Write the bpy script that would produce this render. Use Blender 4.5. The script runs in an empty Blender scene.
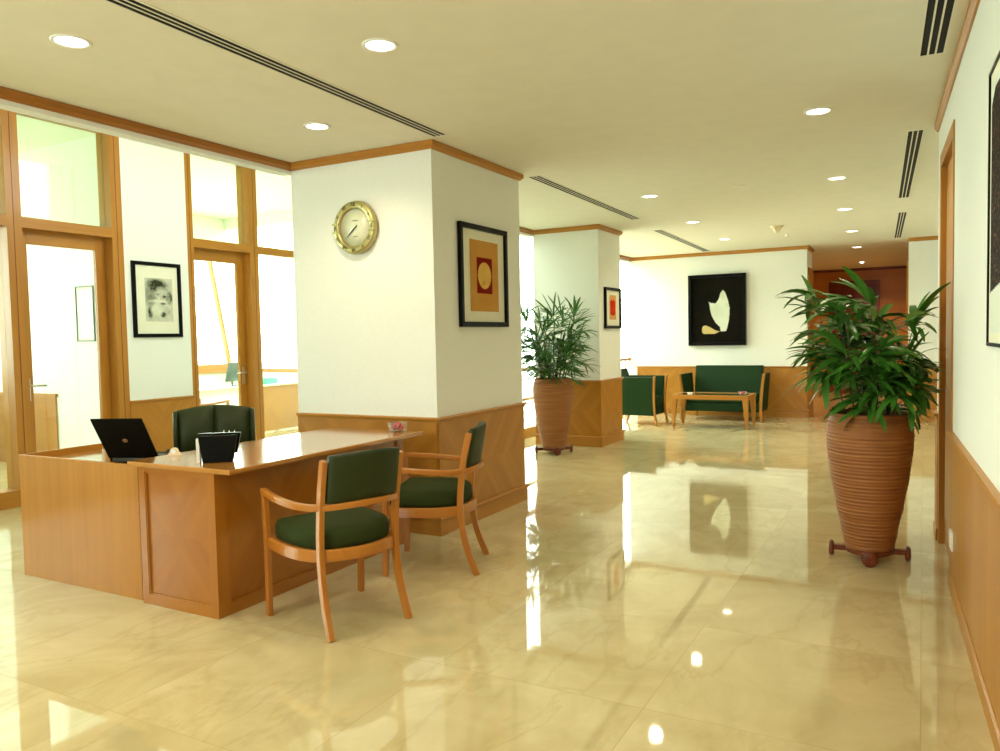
import bpy, bmesh, math, random
from mathutils import Vector, Matrix
PI=math.pi
C=bpy.context.scene.collection
SC=bpy.context.scene
random.seed(7)

# ------------------------------------------------------------------ materials
def newmat(name):
    m=bpy.data.materials.new(name); m.use_nodes=True
    nt=m.node_tree; b=nt.nodes['Principled BSDF']; return m,nt,b
def plain(name,col,rough=.5,metal=0,spec=.5,coat=0,emit=None,es=0,bump=None,trans=0):
    m,nt,b=newmat(name)
    b.inputs['Base Color'].default_value=(*col,1); b.inputs['Roughness'].default_value=rough
    b.inputs['Metallic'].default_value=metal; b.inputs['Specular IOR Level'].default_value=spec
    b.inputs['Coat Weight'].default_value=coat; b.inputs['Transmission Weight'].default_value=trans
    if emit: b.inputs['Emission Color'].default_value=(*emit,1); b.inputs['Emission Strength'].default_value=es
    n=nt.nodes.new('ShaderNodeTexNoise'); tc=nt.nodes.new('ShaderNodeTexCoord')
    nt.links.new(tc.outputs['Object'],n.inputs['Vector']); n.inputs['Scale'].default_value=bump[0] if bump else 6
    if bump:
        bp=nt.nodes.new('ShaderNodeBump'); bp.inputs['Strength'].default_value=bump[1]; bp.inputs['Distance'].default_value=.002
        nt.links.new(n.outputs[0],bp.inputs['Height']); nt.links.new(bp.outputs[0],b.inputs['Normal'])
    # slight procedural tone variation
    mx=nt.nodes.new('ShaderNodeMix'); mx.data_type='RGBA'
    mx.inputs[6].default_value=(*[c*.95 for c in col],1); mx.inputs[7].default_value=(*[min(1,c*1.04) for c in col],1)
    nt.links.new(n.outputs[0],mx.inputs[0]); nt.links.new(mx.outputs[2],b.inputs['Base Color'])
    return m
def wood(name,c1,c2,rough=.4,coat=.12,stripe=26.,bands=.5):
    m,nt,b=newmat(name); N=nt.nodes.new; L=nt.links.new
    uv=N('ShaderNodeUVMap'); uv.uv_map='UVMap'
    mp=N('ShaderNodeMapping'); mp.inputs['Scale'].default_value=(1.2,stripe,1)
    L(uv.outputs[0],mp.inputs[0])
    n1=N('ShaderNodeTexNoise'); n1.inputs['Scale'].default_value=1.; n1.inputs['Detail'].default_value=5; n1.inputs['Distortion'].default_value=.4
    L(mp.outputs[0],n1.inputs['Vector'])
    mp2=N('ShaderNodeMapping'); mp2.inputs['Scale'].default_value=(.25,7.,1); L(uv.outputs[0],mp2.inputs[0])
    n2=N('ShaderNodeTexNoise'); n2.inputs['Scale'].default_value=1.; n2.inputs['Detail'].default_value=2; L(mp2.outputs[0],n2.inputs['Vector'])
    mx=N('ShaderNodeMix'); mx.data_type='FLOAT'; mx.inputs[0].default_value=bands
    L(n1.outputs[0],mx.inputs[2]); L(n2.outputs[0],mx.inputs[3])
    r=N('ShaderNodeValToRGB'); r.color_ramp.elements[0].position=.34; r.color_ramp.elements[1].position=.66
    r.color_ramp.elements[0].color=(*c2,1); r.color_ramp.elements[1].color=(*c1,1)
    L(mx.outputs[0],r.inputs[0]); L(r.outputs[0],b.inputs['Base Color'])
    b.inputs['Roughness'].default_value=rough; b.inputs['Coat Weight'].default_value=coat; b.inputs['Coat Roughness'].default_value=.12; b.inputs['Specular IOR Level'].default_value=.3
    return m
def fabric(name,col,rough=.75):
    m,nt,b=newmat(name); N=nt.nodes.new; L=nt.links.new
    tc=N('ShaderNodeTexCoord'); n=N('ShaderNodeTexNoise'); n.inputs['Scale'].default_value=350
    L(tc.outputs['Object'],n.inputs['Vector'])
    bp=N('ShaderNodeBump'); bp.inputs['Strength'].default_value=.15; bp.inputs['Distance'].default_value=.001
    L(n.outputs[0],bp.inputs['Height']); L(bp.outputs[0],b.inputs['Normal'])
    mx=N('ShaderNodeMix'); mx.data_type='RGBA'; L(n.outputs[0],mx.inputs[0])
    mx.inputs[6].default_value=(*[c*.8 for c in col],1); mx.inputs[7].default_value=(*[c*1.2 for c in col],1)
    L(mx.outputs[2],b.inputs['Base Color']); b.inputs['Roughness'].default_value=rough
    b.inputs['Specular IOR Level'].default_value=.15
    return m
def glassmat(name,tint=(.93,.98,.95),refl=.1):
    m=bpy.data.materials.new(name); m.use_nodes=True; nt=m.node_tree; nt.nodes.clear(); N=nt.nodes.new; L=nt.links.new
    o=N('ShaderNodeOutputMaterial'); t=N('ShaderNodeBsdfTransparent'); t.inputs[0].default_value=(*tint,1)
    g=N('ShaderNodeBsdfGlossy'); g.inputs['Roughness'].default_value=.02
    lw=N('ShaderNodeLayerWeight'); lw.inputs[0].default_value=.25
    mm=N('ShaderNodeMath'); mm.operation='MULTIPLY_ADD'; mm.inputs[1].default_value=.5; mm.inputs[2].default_value=refl*.4
    L(lw.outputs['Fresnel'],mm.inputs[0])
    mx=N('ShaderNodeMixShader'); L(mm.outputs[0],mx.inputs[0]); L(t.outputs[0],mx.inputs[1]); L(g.outputs[0],mx.inputs[2]); L(mx.outputs[0],o.inputs[0])
    return m
def crystal(name):
    m=glassmat(name,(.97,.98,.98),.1); nt=m.node_tree; nt.nodes['Layer Weight'].inputs[0].default_value=.08
    o=nt.nodes['Material Output']; sh=o.inputs[0].links[0].from_socket
    d=nt.nodes.new('ShaderNodeBsdfDiffuse'); d.inputs[0].default_value=(.9,.9,.88,1); mx=nt.nodes.new('ShaderNodeMixShader'); mx.inputs[0].default_value=.08
    nt.links.new(sh,mx.inputs[1]); nt.links.new(d.outputs[0],mx.inputs[2]); nt.links.new(mx.outputs[0],o.inputs[0]); return m
def marble(name):
    m,nt,b=newmat(name); N=nt.nodes.new; L=nt.links.new
    tc=N('ShaderNodeTexCoord')
    # slab grid
    br=N('ShaderNodeTexBrick'); br.offset=0; br.inputs['Scale'].default_value=1; br.inputs['Brick Width'].default_value=.98; br.inputs['Row Height'].default_value=.98
    br.inputs['Mortar Size'].default_value=.0022; br.inputs['Mortar Smooth'].default_value=.3; br.inputs['Bias'].default_value=0
    br.inputs['Color1'].default_value=(0,0,0,1); br.inputs['Color2'].default_value=(1,1,1,1); br.inputs['Mortar'].default_value=(.5,.5,.5,1)
    L(tc.outputs['Object'],br.inputs['Vector'])
    # shift the stone pattern per slab
    off=N('ShaderNodeVectorMath'); off.operation='MULTIPLY_ADD'; off.inputs[1].default_value=(9,7,3)
    L(br.outputs['Color'],off.inputs[0]); L(tc.outputs['Object'],off.inputs[2])
    n1=N('ShaderNodeTexNoise'); n1.inputs['Scale'].default_value=1.3; n1.inputs['Detail'].default_value=7; n1.inputs['Roughness'].default_value=.62; n1.inputs['Distortion'].default_value=1.2
    L(off.outputs[0],n1.inputs['Vector'])
    r1=N('ShaderNodeValToRGB'); e=r1.color_ramp.elements; e[0].position=.35; e[0].color=(.53,.435,.225,1); e[1].position=.65; e[1].color=(.66,.57,.335,1)
    L(n1.outputs[0],r1.inputs[0])
    n2=N('ShaderNodeTexNoise'); n2.inputs['Scale'].default_value=.9; n2.inputs['Detail'].default_value=8; n2.inputs['Roughness'].default_value=.55; n2.inputs['Distortion'].default_value=.25
    mp=N('ShaderNodeMapping'); mp.inputs['Rotation'].default_value=(0,0,.9); mp.inputs['Scale'].default_value=(2.2,.9,1); L(off.outputs[0],mp.inputs[0]); L(mp.outputs[0],n2.inputs['Vector'])
    sb=N('ShaderNodeMath'); sb.operation='SUBTRACT'; sb.inputs[1].default_value=.5; L(n2.outputs[0],sb.inputs[0])
    ab=N('ShaderNodeMath'); ab.operation='ABSOLUTE'; L(sb.outputs[0],ab.inputs[0])
    r2=N('ShaderNodeValToRGB'); e=r2.color_ramp.elements; e[0].position=0; e[0].color=(.26,.26,.26,1); e[1].position=.022; e[1].color=(0,0,0,1)
    L(ab.outputs[0],r2.inputs[0])
    mx=N('ShaderNodeMix'); mx.data_type='RGBA'; L(r2.outputs[0],mx.inputs[0]); L(r1.outputs[0],mx.inputs[6]); mx.inputs[7].default_value=(.42,.31,.14,1)
    mx2=N('ShaderNodeMix'); mx2.data_type='RGBA'; L(br.outputs['Fac'],mx2.inputs[0]); L(mx.outputs[2],mx2.inputs[6]); mx2.inputs[7].default_value=(.50,.40,.21,1)
    L(mx2.outputs[2],b.inputs['Base Color'])
    b.inputs['Roughness'].default_value=.035; b.inputs['IOR'].default_value=1.75; b.inputs['Specular IOR Level'].default_value=.6
    return m
def ribbed(name,c1,c2):
    m,nt,b=newmat(name); N=nt.nodes.new; L=nt.links.new
    tc=N('ShaderNodeTexCoord'); mp=N('ShaderNodeMapping'); mp.inputs['Scale'].default_value=(2,2,30); L(tc.outputs['Object'],mp.inputs[0])
    n=N('ShaderNodeTexNoise'); n.inputs['Scale'].default_value=1.5; n.inputs['Detail'].default_value=4; L(mp.outputs[0],n.inputs['Vector'])
    r=N('ShaderNodeValToRGB'); e=r.color_ramp.elements; e[0].position=.3; e[0].color=(*c2,1); e[1].position=.7; e[1].color=(*c1,1)
    L(n.outputs[0],r.inputs[0]); L(r.outputs[0],b.inputs['Base Color']); b.inputs['Roughness'].default_value=.55
    return m
def vcol(name,rough=.6):
    m,nt,b=newmat(name); b.inputs['Specular IOR Level'].default_value=.04; a=nt.nodes.new('ShaderNodeVertexColor'); a.layer_name='Col'
    nt.links.new(a.outputs[0],b.inputs['Base Color']); b.inputs['Roughness'].default_value=rough; return m

M={}
M['wall']=plain('wall_paint',(.83,.84,.785),.75,bump=(60,.05))
M['wall_cool']=plain('wall_paint_right',(.83,.84,.785),.75,bump=(60,.05))
M['ceil']=plain('ceiling_paint',(.80,.77,.645),.85)
M['floor']=marble('marble_floor')
M['oak']=wood('beech_veneer',(.47,.205,.023),(.39,.155,.015))
M['oak_pl']=wood('plain_beech',(.48,.212,.030),(.40,.165,.022),stripe=18,bands=.4)
M['panel']=wood('mottled_veneer',(.47,.205,.026),(.36,.145,.015),stripe=14,bands=.7)
M['crown']=wood('crown_wood',(.40,.16,.026),(.32,.12,.017))
M['deskw']=wood('desk_veneer',(.40,.145,.011),(.32,.105,.008),rough=.25,coat=.5,stripe=16,bands=.6)
M['desktop']=wood('desk_top_veneer',(.48,.215,.042),(.40,.165,.028),rough=.16,coat=.8,stripe=30)
M['chairw']=wood('chair_wood',(.48,.185,.024),(.36,.115,.013),rough=.3,coat=.4)
M['darkwood']=wood('red_brown_wood',(.20,.045,.012),(.10,.02,.008),rough=.4)
M['corr']=wood('corridor_panel_dim_warm',(.52,.22,.035),(.44,.17,.025))  # brown puts dim warm light on the cream end wall into the colour
M['green']=fabric('dark_green_fabric',(.026,.038,.007))
M['green2']=fabric('lounge_green_fabric',(.011,.036,.010),.6)
M['leather']=plain('green_leather',(.022,.032,.007),.45,spec=.25)
M['black']=plain('black_lacquer',(.003,.003,.003),.28,spec=.10)
M['blackm']=plain('black_plastic',(.004,.004,.003),.5,spec=.06)
M['slot']=plain('dark_slot',(.006,.005,.004),.9)
M['metal']=plain('brushed_metal',(.65,.62,.55),.3,metal=1)
M['gold']=plain('gold_metal',(.50,.44,.19),.36,metal=.75)
M['white']=plain('white_plastic',(.85,.85,.80),.4)
M['cream']=plain('cream_plastic',(.78,.66,.42),.4)
M['mat']=plain('mat_board',(.80,.78,.62),.8)
M['soil']=plain('dark_soil',(.02,.013,.007),.95,bump=(40,1))
M['terra']=ribbed('terracotta',(.35,.130,.030),(.26,.085,.018))
M['leaf']=plain('palm_leaf',(.045,.165,.015),.32,spec=.6)
M['stem']=plain('palm_cane',(.05,.06,.015),.6)
M['glass']=glassmat('window_glass')
M['frost']=glassmat('green_glass',(.80,.885,.765),.12)
M['crystal']=crystal('crystal')
M['red']=plain('red_candy',(.65,.02,.015),.25)
M['lamp']=plain('lamp_diffuser',(1,1,1),.5,emit=(1,.93,.74),es=9)
M['tglass']=plain('dark_table_glass',(.02,.03,.015),.05)
M['teal']=plain('teal_plastic',(.10,.50,.42),.4)
M['steel']=plain('dark_steel',(.10,.12,.10),.35,metal=.6)
M['art']=vcol('artwork')
M['clockface']=plain('clock_face',(.66,.68,.50),.3)
M['doorred']=wood('dark_red_door',(.17,.02,.006),(.12,.012,.004))

# ------------------------------------------------------------------ mesh builder
class MB:
    def __init__(s): s.v=[];s.f=[];s.u=[];s.sm=[]
    def face(s,idx,uv=None,sm=False): s.f.append(idx); s.u.append(uv); s.sm.append(sm)
    def quad(s,a,b,c,d,uv=None):
        n=len(s.v); s.v+= [tuple(a),tuple(b),tuple(c),tuple(d)]; s.face((n,n+1,n+2,n+3),uv)
    def box(s,x0,y0,z0,x1,y1,z1,mat=None,grain=None):
        x0,x1=min(x0,x1),max(x0,x1);y0,y1=min(y0,y1),max(y0,y1);z0,z1=min(z0,z1),max(z0,z1)
        P=[(x,y,z) for z in (z0,z1) for y in (y0,y1) for x in (x0,x1)]
        ext=(x1-x0,y1-y0,z1-z0); g=grain if grain is not None else ext.index(max(ext))
        rnd=random.random()*20
        n=len(s.v)
        for p in P: s.v.append(tuple(mat@Vector(p)) if mat else p)
        for q,ax in (((0,2,3,1),2),((4,5,7,6),2),((0,1,5,4),1),((2,6,7,3),1),((0,4,6,2),0),((1,3,7,5),0)):
            o=[a for a in range(3) if a!=ax]
            ga=g if g in o else o[0]; oa=[a for a in o if a!=ga][0]
            uv=[(P[i][ga]+rnd,P[i][oa]+rnd*1.7+P[i][ax]*.3) for i in q]
            s.face(tuple(n+i for i in q),uv)
    def grid(s,rings,closed=True,caps=True,smooth=True,uvs=True):
        """rings: list of lists of points (same length)"""
        n=len(s.v); R=len(rings); K=len(rings[0]); acc=0; us=[0]
        for i in range(1,R):
            acc+=(Vector(rings[i][0])-Vector(rings[i-1][0])).length; us.append(acc)
        per=[0]
        for k in range(1,K+1): per.append(per[-1]+(Vector(rings[0][k%K])-Vector(rings[0][k-1])).length)
        rnd=random.random()*20
        for r in rings: s.v+=[tuple(p) for p in r]
        kk=K if closed else K-1
        for i in range(R-1):
            for k in range(kk):
                a=n+i*K+k;b=n+i*K+(k+1)%K;c=n+(i+1)*K+(k+1)%K;d=n+(i+1)*K+k
                s.face((a,b,c,d),[(us[i]+rnd,per[k]),(us[i]+rnd,per[k+1]),(us[i+1]+rnd,per[k+1]),(us[i+1]+rnd,per[k])],smooth)
        if caps and closed:
            s.face(tuple(n+k for k in range(K))[::-1],None); s.face(tuple(n+(R-1)*K+k for k in range(K)),None)
    def sweep(s,path,w,h,up=(0,0,1),smooth=False,ws=None,round_=0):
        """rectangular (or round_ sided) section swept along path; w across, h along up"""
        P=[Vector(p) for p in path]; rings=[]; up=Vector(up)
        for i,p in enumerate(P):
            t=(P[min(i+1,len(P)-1)]-P[max(i-1,0)]).normalized()
            sd=t.cross(up).normalized(); u=sd.cross(t).normalized()
            ww,hh=(ws[i] if ws else (w,h))
            if round_: rings.append([p+sd*(ww/2*math.cos(2*PI*k/round_))+u*(hh/2*math.sin(2*PI*k/round_)) for k in range(round_)])
            else: rings.append([p+sd*(a*ww/2)+u*(b*hh/2) for a,b in ((-1,-1),(1,-1),(1,1),(-1,1))])
        s.grid(rings,smooth=bool(round_) or smooth)
    def lathe(s,prof,cx=0,cy=0,n=48,smooth=True,caps=True):
        s.grid([[(cx+r*math.cos(2*PI*k/n),cy+r*math.sin(2*PI*k/n),z) for k in range(n)] for r,z in prof],smooth=smooth,caps=caps)
    def prism(s,poly,fn,d):
        """poly 2D list; fn(u,v,w)->3D; extrude w 0..d"""
        n=len(s.v);K=len(poly)
        s.v+=[tuple(fn(u,v,0)) for u,v in poly]+[tuple(fn(u,v,d)) for u,v in poly]
        s.face(tuple(range(n,n+K))[::-1],[poly[K-1-i] for i in range(K)]); s.face(tuple(range(n+K,n+2*K)),list(poly))
        for k in range(K):
            j=(k+1)%K; s.face((n+k,n+j,n+K+j,n+K+k),[(0,0),(.1,0),(.1,d),(0,d)])
    def build(s,name,m,parent=None,bevel=0,loc=None,rotz=None,sub=0):
        me=bpy.data.meshes.new(name); me.from_pydata(s.v,[],s.f); 
        uvl=me.uv_layers.new(name='UVMap'); i=0
        for p,u in zip(me.polygons,s.u):
            for k in range(p.loop_total):
                if u: uvl.data[p.loop_start+k].uv=u[k]
                else:
                    co=me.vertices[me.loops[p.loop_start+k].vertex_index].co; uvl.data[p.loop_start+k].uv=(co.x+co.z,co.y+co.z*.5)
        for p,q in zip(me.polygons,s.sm): p.use_smooth=q
        bm=bmesh.new(); bm.from_mesh(me); bmesh.ops.recalc_face_normals(bm,faces=bm.faces); bm.to_mesh(me); bm.free()
        me.materials.append(m); o=bpy.data.objects.new(name,me); C.objects.link(o)
        if parent: o.parent=parent
        if loc: o.location=loc
        if rotz is not None: o.rotation_euler=(0,0,rotz)
        if bevel:
            b=o.modifiers.new('bevel','BEVEL'); b.width=bevel; b.segments=2; b.limit_method='ANGLE'; b.angle_limit=.7; b.harden_normals=False
        if sub:
            b=o.modifiers.new('sub','SUBSURF'); b.levels=sub; b.render_levels=sub
        return o
def box(name,m,parent,*a,bevel=0,grain=None,**k):
    b=MB(); b.box(*a,grain=grain); return b.build(name,m,parent,bevel=bevel,**k)
def empty(name,loc=(0,0,0),rz=0,label=None,cat=None,group=None,kind=None):
    o=bpy.data.objects.new(name,None); C.objects.link(o); o.location=loc; o.rotation_euler=(0,0,rz); o.empty_display_size=.1
    return tag(o,label,cat,group,kind)
def tag(o,label=None,cat=None,group=None,kind=None):
    if label:o['label']=label
    if cat:o['category']=cat
    if group:o['group']=group
    if kind:o['kind']=kind
    return o
def struct(o,label,cat='wall'): return tag(o,label,cat,None,'structure')
def copy_tree(o,parent=None):
    c=o.copy(); C.objects.link(c)
    if parent is not None: c.parent=parent
    for ch in list(o.children): copy_tree(ch,c)
    return c
TEX=lambda s: s
def text_mesh(name,txt,size,m,parent,mat4,depth=.001):
    cu=bpy.data.curves.new(name+'_c','FONT'); cu.body=txt; cu.size=size; cu.align_x='CENTER'; cu.align_y='CENTER'; cu.extrude=depth
    t=bpy.data.objects.new(name+'_t',cu); C.objects.link(t)
    dg=bpy.context.evaluated_depsgraph_get(); dg.update()
    me=bpy.data.meshes.new_from_object(t.evaluated_get(dg)); bpy.data.objects.remove(t)
    me.materials.clear(); me.materials.append(m)
    me.transform(mat4); o=bpy.data.objects.new(name,me); C.objects.link(o); o.parent=parent; return o

# ------------------------------------------------------------------ the room shell
H=2.985; ZC=2.923; ZW=.905
LX=-4.634; AX=-3.236; AY=4.921; BY=6.353
CX=-3.81; CY=9.782; DY=10.62; CLX=-4.774; EY=14.353; EX=-1.762; ELX=-5.0
PX=-7.47; TH=.0476; WX=-5.235
struct(box('floor',M['floor'],None,-12.4,-3.2,-.1,3.0,21,0),'polished beige marble floor of large square slabs','floor')
struct(box('ceiling',M['ceil'],None,LX-.12,-3.2,H,3.0,21,H+.25),'flat cream ceiling over the hall','ceiling')
struct(box('ceiling_alcove',M['ceil'],None,-12.4,-3.2,3.95,LX-.12,8.36,4.1),'higher cream ceiling above the glazed offices','ceiling')
struct(box('ceiling_office',M['ceil'],None,-12.4,8.36,3.95,PX,11.15,4.1),'cream ceiling over the farther part of the second office','ceiling')
struct(box('ceiling_recess',M['ceil'],None,-5.33,8.36,3.95,LX-.12,21,4.1),'narrow cream ceiling above the far window wall','ceiling')

struct(box('ceiling_strip',M['ceil'],None,-5.12,DY,H,LX-.12,EY+.72,H+.25),'cream ceiling strip beside the far window wall','ceiling')
def crown_run(mb,pts,side=1,z0=ZC,h=.062,d=.035):
    """little stepped cornice along 2D polyline; side=+1: room is to the right of the direction"""
    prof=[(0,0),(.012,0),(.02,.012),(d,.022),(d,h-.006),(d-.006,h),(0,h)]
    P=[Vector((*p,0)) for p in pts]; rings=[]
    for i,p in enumerate(P):
        ds=[]
        if i>0: ds.append((p-P[i-1]).normalized())
        if i<len(P)-1: ds.append((P[i+1]-p).normalized())
        ns=[Vector((t.y,-t.x,0))*side for t in ds]
        if len(ns)==2:
            b=(ns[0]+ns[1]); b=b/ (1+ns[0].dot(ns[1]))
        else: b=ns[0]
        rings.append([p+b*a+Vector((0,0,z0+c)) for a,c in prof])
    mb.grid(rings,smooth=False)
def mould(mb,pts,prof,side=1):
    P=[Vector((*p,0)) for p in pts]; rings=[]
    for i,p in enumerate(P):
        ds=[]
        if i>0: ds.append((p-P[i-1]).normalized())
        if i<len(P)-1: ds.append((P[i+1]-p).normalized())
        ns=[Vector((t.y,-t.x,0))*side for t in ds]
        b=(ns[0]+ns[1])/(1+ns[0].dot(ns[1])) if len(ns)==2 else ns[0]
        rings.append([p+b*a+Vector((0,0,c)) for a,c in prof])
    mb.grid(rings,smooth=False)
CAP=[(0,ZW-.040),(.014,ZW-.040),(.018,ZW-.024),(.032,ZW-.018),(.034,ZW-.006),(.028,ZW),(0,ZW)]
BASE=[(0,0),(.024,0),(.024,.115),(.036,.120),(.040,.130),(.036,.140),(.018,.145),(0,.145)]
def diag_panel(mb,p0,p1,z0,z1,n=(0,0,0),cell=None,style='x',off=.012):
    """veneer along the line p0->p1, room on the right; bookmatched diagonal leaves"""
    a=Vector((*p0,0));b=Vector((*p1,0));L=(b-a).length;t=(b-a)/L;nn=Vector((t.y,-t.x,0))*off
    k=max(1,round(L/(cell or L))); w=L/k; zm=(z0+z1)/2
    for i in range(k):
        for hx in (0,1):
            for hz in ((0,1) if style=='x' else (0,)):
                u0=i*w+hx*w/2;u1=u0+w/2
                if style=='x': q0,q1=(z0,zm) if hz==0 else (zm,z1)
                else: q0,q1=z0,z1
                sg=1 if (hx+hz)%2==0 else -1
                if style=='/': sg=-1
                c,sn=math.cos(sg*PI/3.6),math.sin(sg*PI/3.6); rnd=random.random()*30*0+i*3+7
                pts=[(u0,q0),(u1,q0),(u1,q1),(u0,q1)]
                uv=[]
                for u,z in pts:
                    uu=(u-(i*w+w/2)); zz=z-zm
                    uv.append((uu*c+zz*sn+rnd,-uu*sn+zz*c+rnd*(1 if hx else 1)))
                mb.quad(*[a+t*u+nn+Vector((0,0,z)) for u,z in pts],uv=uv)
    # backing body
    m4=Matrix.Translation(a)@Matrix(((t.x,t.y,0,0),(t.y,-t.x,0,0),(0,0,1,0),(0,0,0,1)))
    mb.box(0,-0.001,z0,L,off-.0015,z1,mat=m4)
def wall_dress(parent,pts,side=1,cell=.72,style='x',crown=True,wains=True):
    if crown:
        m=MB(); crown_run(m,pts,side); m.build('crown_moulding',M['oak_pl'],parent)
    if wains:
        m=MB()
        pp=pts if side==1 else pts[::-1]
        for a,b in zip(pp,pp[1:]): diag_panel(m,a,b,.1,ZW-.03,cell=cell,style=style)
        m.build('wainscot_panel',M['panel'],parent)
        m=MB(); mould(m,pts,CAP,side); m.build('dado_cap',M['oak_pl'],parent)
        m=MB(); mould(m,pts,BASE,side); m.build('skirting',M['oak_pl'],parent)

# near pillar (AX..LX, AY..BY)
p=struct(box('wall_pillar_near',M['wall'],None,LX,AY,0,AX,BY,H),'near square cream pillar with wood wainscot beside the desk','pillar')
wall_dress(p,[(LX,AY),(AX,AY),(AX,BY),(LX,BY)],1,cell=1.4)
# far pillar
p=struct(box('wall_pillar_far',M['wall'],None,CLX,CY,0,CX,DY,H),'far square cream pillar with wood wainscot behind the potted palm','pillar')
wall_dress(p,[(CLX,CY),(CX,CY),(CX,DY),(CLX,DY)],1,cell=.9)
# bulkheads
def bulk(name,x,y0,y1,lab):
    o=struct(box(name,M['wall'],None,x-.10,y0,2.895,x,y1,3.95),lab,'bulkhead')
    m=MB(); crown_run(m,[(x,y0),(x,y1)],1); m.build('crown_moulding',M['crown'],o); return o
bulk('trim_1',LX,-3,AY,'cream bulkhead with wooden crown moulding over the glazed alcove')
bulk('trim_2',CLX,BY,CY,'cream bulkhead between the near and the far pillar')
bulk('trim_3',CLX-.15,DY,EY,'cream bulkhead between far pillar and end wall')
# end wall
p=struct(box('wall_end',M['wall'],None,ELX-.0,EY,0,EX,EY+.72,H),'cream end wall with wood wainscot behind the green sofa','wall')
m=MB(); crown_run(m,[(ELX-.15,EY),(EX,EY),(EX,EY+.72)],1); m.build('crown_moulding',M['oak_pl'],p)
m=MB()
for i in range(4):
    a=-4.82+i*(EX+4.82)/4; diag_panel(m,(a,EY),(a+(EX+4.82)/4,EY),.1,ZW-.03,style='x')
diag_panel(m,(EX,EY),(EX,EY+.1),.1,ZW-.03,style='x')
m.build('wainscot_panel',M['panel'],p)
m=MB(); mould(m,[(-4.82,EY),(EX,EY),(EX,EY+.1)],CAP,1); m.build('dado_cap',M['oak_pl'],p)
m=MB(); mould(m,[(-4.82,EY),(EX,EY),(EX,EY+.1)],BASE,1); m.build('skirting',M['oak_pl'],p)
box('jamb',M['oak'],p,EX,EY+.10,0,EX+.02,EY+.72,2.62)
# corridor
p=struct(box('wall_corridor_end',M['corr'],None,-4.2,20.4,0,1.0,20.6,H),'wall at the far end of the corridor, dim warm light painted in as brown','wall')
m=MB(); crown_run(m,[(-4.2,20.4),(1.0,20.4)],1); m.build('crown_moulding',M['darkwood'],p)
m=MB(); mould(m,[(-4.2,20.4),(1.0,20.4)],BASE,1); m.build('skirting',M['oak_pl'],p)
d=struct(box('door_3',M['doorred'],None,-1.93,20.34,0,-.97,20.38,2.62),'dark red door at the far end of the corridor','door')
m=MB(); m.box(-2.0,20.33,0,-1.93,20.4,2.69); m.box(-.97,20.33,0,-.90,20.4,2.69); m.box(-1.93,20.33,2.62,-.97,20.4,2.69); m.build('door_frame',M['darkwood'],d)
m=MB(); m.sweep([(-1.08,20.34,1.05),(-1.08,20.29,1.05),(-1.20,20.29,1.05)],.018,.018,round_=8); m.build('door_handle',M['metal'],d)
struct(box('wall_corridor_left',M['corr'],None,-4.3,EY+.72,0,-4.2,20.6,H),'panelled side wall of the corridor','wall')
p=struct(box('wall_end_right',M['wall'],None,-.21,14.28,0,1.4,14.5,H),'short cream end wall right of the corridor','wall')
wall_dress(p,[(-.21,14.5),(-.21,14.28),(1.4,14.28)][0:3],-1,cell=1.1) if False else wall_dress(p,[(-.21,14.28),(1.4,14.28)],1,cell=1.0)
box('corner_board',M['oak'],p,-.235,14.275,0,-.21,14.5,2.62)
struct(box('wall_corridor_right',M['corr'],None,-.21,14.5,0,-.11,20.6,H),'panelled right side wall of the corridor','wall')
# window line left of the far seating
def fullwin(name,x,y0,y1,lab,mull):
    r=struct(empty(name,(x,y0,0)),lab,'window')
    L=y1-y0
    m=MB(); m.box(-.06,0,0,.06,L,.15); m.box(-.04,0,3.85,.04,L,3.95)
    for k in mull: m.box(-.03,k-.03,.15,.03,k+.03,3.85)
    m.build('window_frame',M['oak'],r)
    box('glass_pane',M['glass'],r,-.005,0,.15,.005,L,3.85)
    return r
fullwin('window_1',WX,6.45,EY+.72,'tall bright window wall behind the two pillars',[.0,2.2,5.2])
m=MB(); m.prism([(-5.15,6.36),(PX-.2,8.2),(PX-.2,8.36),(-5.15,6.52)],lambda u,v,w:(u,v,w),3.95)
struct(m.build('wall_closing',M['wall'],None),'cream wall closing the glazed alcove','wall')
hr=empty('handrail',(-4.98,6.5,0),0,'pale wooden handrail running along the window wall behind the pillars','handrail')
m=MB(); m.box(-.05,0,1.02,.05,7.83,1.07); m.build('top_rail',M['oak_pl'],hr,bevel=.01)
m=MB(); m.box(-.02,0,.60,.02,7.83,.64); m.build('lower_rail',M['oak_pl'],hr)
for i in range(7): 
    box('post',M['metal'],hr,-.015,.1+i*1.25,0,.015,.13+i*1.25,1.02)
# glazed partition at PX
part=struct(empty('wall_left',(PX,0,0)),'glazed office partition with beech frames on the left','wall')
T=.2  # depth of the frame
def pbox(name,mat,*a,**k): return box(name,mat,part,*a,**k)
wl=MB(); wl.box(-T,5.385,0,0,6.205,3.95); wl.build('wall_panel',M['wall'],part)
m=MB(); diag_panel(m,(0,5.385),(0,6.205),.1,ZW-.03,style='x') ; m.build('wainscot_panel',M['oak'],part)
m=MB(); mould(m,[(0,5.385),(0,6.205)],CAP,1); m.build('dado_cap',M['oak_pl'],part)
m=MB(); mould(m,[(0,5.385),(0,6.205)],BASE,1); m.build('skirting',M['oak_pl'],part)
fr=MB()
for y0,y1 in ((-2.9,-2.8),(-.6,-.46),(1.8,1.94),(4.19,4.33),(5.26,5.385),(6.205,6.295),(7.16,7.30),(8.16,8.2)):
    fr.box(-T,y0,0,0,y1,3.80)
for y0,y1 in ((-2.8,-.6),(-.46,1.8),(1.94,4.19),(4.33,5.26),(6.295,7.16),(7.30,8.16)):
    fr.box(-T,y0,2.635,.0,y1,2.735); fr.box(-T,y0,3.74,.0,y1,3.80)
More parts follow.
